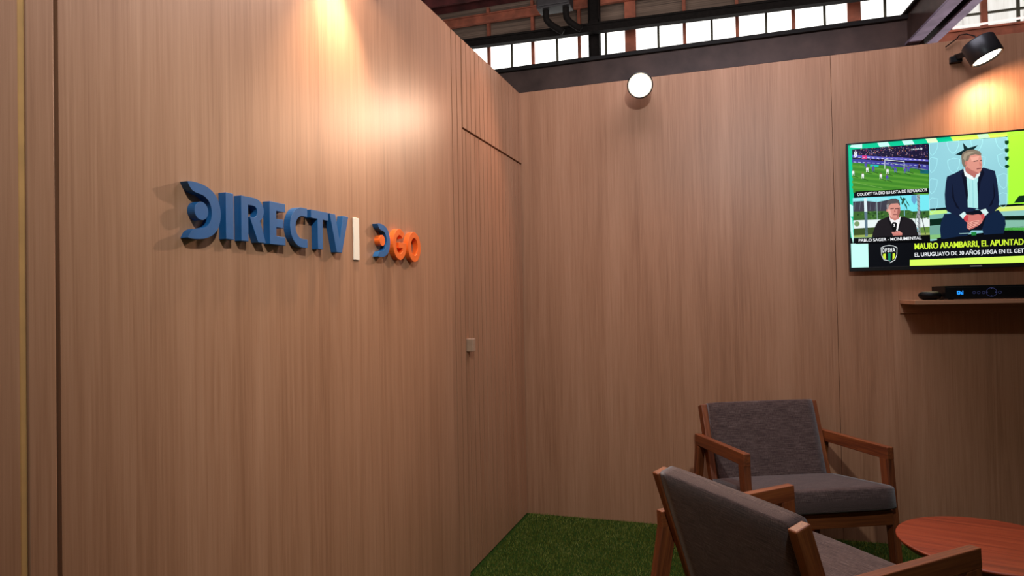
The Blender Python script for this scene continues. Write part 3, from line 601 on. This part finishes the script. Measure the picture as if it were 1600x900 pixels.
# lower third
S.poly(A5([(245, 262), (775, 245), (1000, 208), (2400, 118), (2400, 420), (590, 470), (250, 482)]), (8, 10, 16), 15)
S.poly(A5([(590, 403), (1535, 369), (2400, 334), (2400, 392), (1535, 427), (590, 458)]), LIME2, 16)
S.text('MAURO ARAMBARRI, EL APUNTAD', A5([(630, 316)])[0], A5([(1530, 277)])[0], 9.6, (206, 240, 58), 18, .006, .028)
S.text('EL URUGUAYO DE 30 AÑOS JUEGA EN EL GET', A5([(630, 376)])[0], A5([(1533, 342)])[0], 6.3, (240, 246, 248), 18, .004, .012)
sh = [(458, 602), (500, 582), (548, 575), (596, 580), (636, 600), (634, 680), (612, 738), (556, 770), (554, 750), (488, 734), (464, 684)]
S.poly(A6(sh), (226, 234, 234), 16); cxs, cys = 548, 665
S.poly(A6([(cxs+(x-cxs)*.93, cys+(y-cys)*.93) for x, y in sh]), (10, 14, 20), 17)
S.poly(A6([(484, 670), (510, 668), (512, 730), (492, 724), (480, 700)]), (206, 232, 60), 18); S.poly(A6([(586, 664), (612, 662), (612, 700), (600, 724), (584, 734)]), (206, 232, 60), 18); S.poly(A6([(534, 662), (564, 660), (562, 742), (538, 738)]), (24, 130, 100), 18)
for ch, x0, x1 in (('D', 476, 500), ('F', 506, 524), ('S', 530, 552), ('H', 558, 580), ('A', 586, 614)):
    S.text(ch, A6([(x0, 654-(x0-476)*.05)])[0], A6([(x1, 652-(x0-476)*.05)])[0], 6.6, (236, 242, 242), 18, .015)
so = S.mb.build('screen', S.mats, tv, fixn=False); so['label'] = 'lit screen with a studio guest and two inset pictures'

# ------------------------------------------------------------------ wall shelf, decoder and puck
shf = thing('wall_shelf', 'oak wall shelf under the television carrying the black decoder', 'shelf', (1.923, 0, 1.178))
q = MB(); q.bar((0, -.15, .009), (1.1, -.15, .009), .298, .018, (0, 1, 0)); q.build('shelf_board', MT['oak'], shf, .001)
q = MB(); q.bar((0, -.008, -.024), (1.1, -.008, -.024), .014, .046, (0, 1, 0)); q.build('back_plate', MT['oak'], shf, .001)
ZS = 1.1965
dc = thing('decoder_box', 'black television decoder with a blue lit display on the wall shelf', 'decoder', (2.052, -.262, ZS))
q = MB(); q.box((0, 0, .003), (.42, .215, .062), 0); q.box((.0, -.002, .004), (.42, 0, .054), 0); q.build('case', MT['decoder'], dc, .003)
for x in (.03, .37):
    for y in (.03, .18):
        q = MB(); q.revolve((x, y, 0), (0, 0, 1), [(0, 0), (.012, 0), (.012, .004), (0, .004)], 12); q.build('foot', MT['black'], dc)
def face(px, py): p = at(px, py, 1, -.265); return Vector((p.x-2.052, -.0034, p.z-ZS))
q = MB(); c = face(1500.2, 457.2)
def chip(c, x0, z0, x1, z1): q.box((c.x+x0, c.y, c.z+z0), (c.x+x1, c.y+.002, c.z+z1))
chip(c, -.012, -.008, -.008, .008); chip(c, -.008, .003, -.001, .008); chip(c, -.008, -.008, -.001, -.003); chip(c, -.003, -.006, .001, .006); chip(c, .003, -.008, .007, .003); chip(c, .009, -.008, .012, .009); chip(c, .003, -.008, .012, -.004)
q.build('display', MT['bluelight'], dc)
def ring(c, r0, r1, n=24, sq=False):
    for k in range(n):
        a0, a1 = 2*math.pi*k/n, 2*math.pi*(k+1)/n
        q.add([(c.x+math.cos(a)*r, c.y, c.z+math.sin(a)*r) for a, r in ((a0, r0), (a0, r1), (a1, r1), (a1, r0))], [(0, 1, 2, 3)])
q = MB()
ring(face(1549.3, 456.4), .0185, .0205, 28)
for px in (1522, 1529.2, 1536.8): ring(face(px, 457.1), .0045, .0062, 12)
ring(face(1562.2, 456.6), .005, .0068, 8)
for px, py in ((1542.2, 456.7), (1556.2, 456.4), (1549.3, 450.2), (1549.3, 462.6)): chip(face(px, py), -.0025, -.0025, .0025, .0025)
q.build('touch_icons', MT['bluedim'], dc)
pk = thing('media_puck', 'small black domed gadget on the wall shelf left of the decoder', 'gadget', (2.004, -.21, ZS))
q = MB(); q.revolve((0, 0, 0), (0, 0, 1), [(0, 0), (.026, 0), (.040, .007), (.0465, .018), (.0455, .028), (.037, .036), (0, .039)], 32); q.build('body', MT['decoder'], pk)
q = MB(); q.revolve((0, 0, .0365), (0, 0, 1), [(.022, .0), (.024, .0022), (.034, .0008), (.036, -.001)], 32); q.build('top_ring', MT['chrome'], pk)

# ------------------------------------------------------------------ armchairs
W, AW, AH = .653, .030, .052
ARZ = (-.288, .568); AFZ = (.234, .588)
WB, SWD = .588, .030
BT = Vector((0, -.305, .702)); BS = Vector((0, -.178, .31))
def armchair(label, loc, heading):
    t = thing('armchair', label, 'armchair', loc, heading-math.pi/2, 'upholstered wooden armchairs of the stand')
    wd = MT['teak']
    for s in (1, -1):
        xa = s*(W/2-AW/2)
        q = MB(); q.bar((xa, ARZ[0]-.004, ARZ[1]-AH/2), (xa, AFZ[0], AFZ[1]-AH/2), AW, AH, (1, 0, 0)); q.build('armrest', wd, t, .003)
        q = MB(); q.bar((xa, .262, 0), (xa, AFZ[0]-.028, AFZ[1]-AH+.002), AW, .040, (1, 0, 0), 0, AW, .054); q.build('leg', wd, t, .003)
        q = MB(); q.bar((xa, -.366, 0), (xa, ARZ[0]+.024, ARZ[1]-AH+.002), AW, .040, (1, 0, 0), 0, AW, .054); q.build('leg', wd, t, .003)
        xs = s*(WB/2-SWD/2); d = (BT-BS).normalized()
        q = MB(); q.bar((xs, BS.y+.045, .185), (xs, BT.y, BT.z), SWD, .046, (1, 0, 0)); q.build('back_stile', wd, t, .004)
        xr = s*(W/2-AW-.011)
        q = MB(); q.bar((xr, -.235, .265), (xr, .245, .305), .022, .055, (1, 0, 0)); q.build('side_rail', wd, t, .003)
    q = MB(); q.bar((-(W/2-AW), .248, .307), (W/2-AW, .248, .307), .024, .062, (0, 1, 0)); q.build('front_rail', wd, t, .003)
    q = MB(); q.bar((-(WB/2-SWD), -.150, .235), (WB/2-SWD, -.150, .235), .024, .055, (0, 1, 0)); q.build('rear_rail', wd, t, .003)
    # cushions: rounded slabs
    def slab(name, u, v, n, org, su, sv, th, crown, rnd):
        q = MB(); nu, nv = 14, 12; vs = []; gs = []; fs = []
        org, u, v, n = Vector(org), Vector(u), Vector(v).normalized(), Vector(n).normalized()
        prof = []                                     # closed section in (v, n)
        def sect(k, m):
            return None
        m_ = 40
        for k in range(m_):
            a = 2*math.pi*k/m_; ca, sa = math.cos(a), math.sin(a); e = .22
            pv = math.copysign(abs(ca)**(rnd), ca); pn = math.copysign(abs(sa)**(rnd), sa); prof.append((pv*sv/2, pn*th/2))
        arcl = [0]
        for k in range(1, m_): arcl.append(arcl[-1]+math.hypot(prof[k][0]-prof[k-1][0], prof[k][1]-prof[k-1][1]))
        for i in range(nu+1):
            tt = -1+2*i/nu; x = tt*su/2; ed = 1-.06*abs(tt)**8; cr = crown*(1-tt*tt)
            for k_, (pv, pn) in enumerate(prof):
                wv = 1-(2*pv/sv)**2
                vs.append(org+u*x+v*pv*(1-.012*abs(tt)**6)+n*(pn*ed+(cr*wv if pn > 0 else cr*.25*wv*-1))); gs.append((x+3, 1, arcl[k_]+2))
        for i in range(nu):
            for k in range(m_): fs.append((i*m_+k, i*m_+(k+1) % m_, (i+1)*m_+(k+1) % m_, (i+1)*m_+k))
        fs.append(tuple(range(m_-1, -1, -1))); fs.append(tuple(nu*m_+k for k in range(m_)))
        q.add(vs, fs, 0, gs, True); o = q.build(name, MT['fabric'], t); return o
    d = (BT-BS).normalized(); nrm = Vector((0, d.z, -d.y))
    mid = BS+(BT-BS)*.53+nrm*.012
    slab('back_cushion', (1, 0, 0), d, nrm, mid, WB-2*SWD-.002, (BT-BS).length*1.0-.012, .062, .003, .24)
    sv = Vector((0, .463, .062)).normalized(); sn = Vector((0, -sv.z, sv.y))
    slab('seat_cushion', (1, 0, 0), sv, sn, (0, .055, .364), W-2*AW-.012, .472, .100, .004, .17)
    return t
armchair('wooden armchair with charcoal cushions against the back wall, facing the table', (1.376, -.492, .004), math.radians(-65.56))
armchair('wooden armchair with charcoal cushions in the foreground, seen from behind', (1.341, -1.644, .004), math.radians(39.42))

# ------------------------------------------------------------------ round table
tb_ = thing('side_table', 'low round reddish wooden table at the right in front of the armchairs', 'table', (1.926, -1.167, .003))
q = MB(); R_ = .271; n = 72; vs = []; gs = []
prof = [(0, .393), (R_-.016, .393), (R_-.001, .410), (R_, .4125), (R_-.002, .416), (R_-.006, .417), (0, .417)]
q.revolve((0, 0, 0), (0, 0, 1), prof, n); ca, sa = math.cos(1.82), math.sin(1.82)
q.g = [(p[2]+4, p[0]*ca-p[1]*sa, (p[0]*sa+p[1]*ca)*.6) for p in q.v]
q.build('table_top', MT['teak_top'], tb_)
for k in range(3):
    a = math.radians(70+120*k); q = MB(); q.bar((.215*math.cos(a), .215*math.sin(a), 0), (.13*math.cos(a), .13*math.sin(a), .393), .030, .030, (math.cos(a), math.sin(a), 0), 0, .04, .04); q.build('leg', MT['teak'], tb_, .004)
q = MB(); q.revolve((0, 0, .365), (0, 0, 1), [(0, 0), (.15, 0), (.16, .028), (0, .028)], 40); q.build('apron', MT['teak'], tb_)
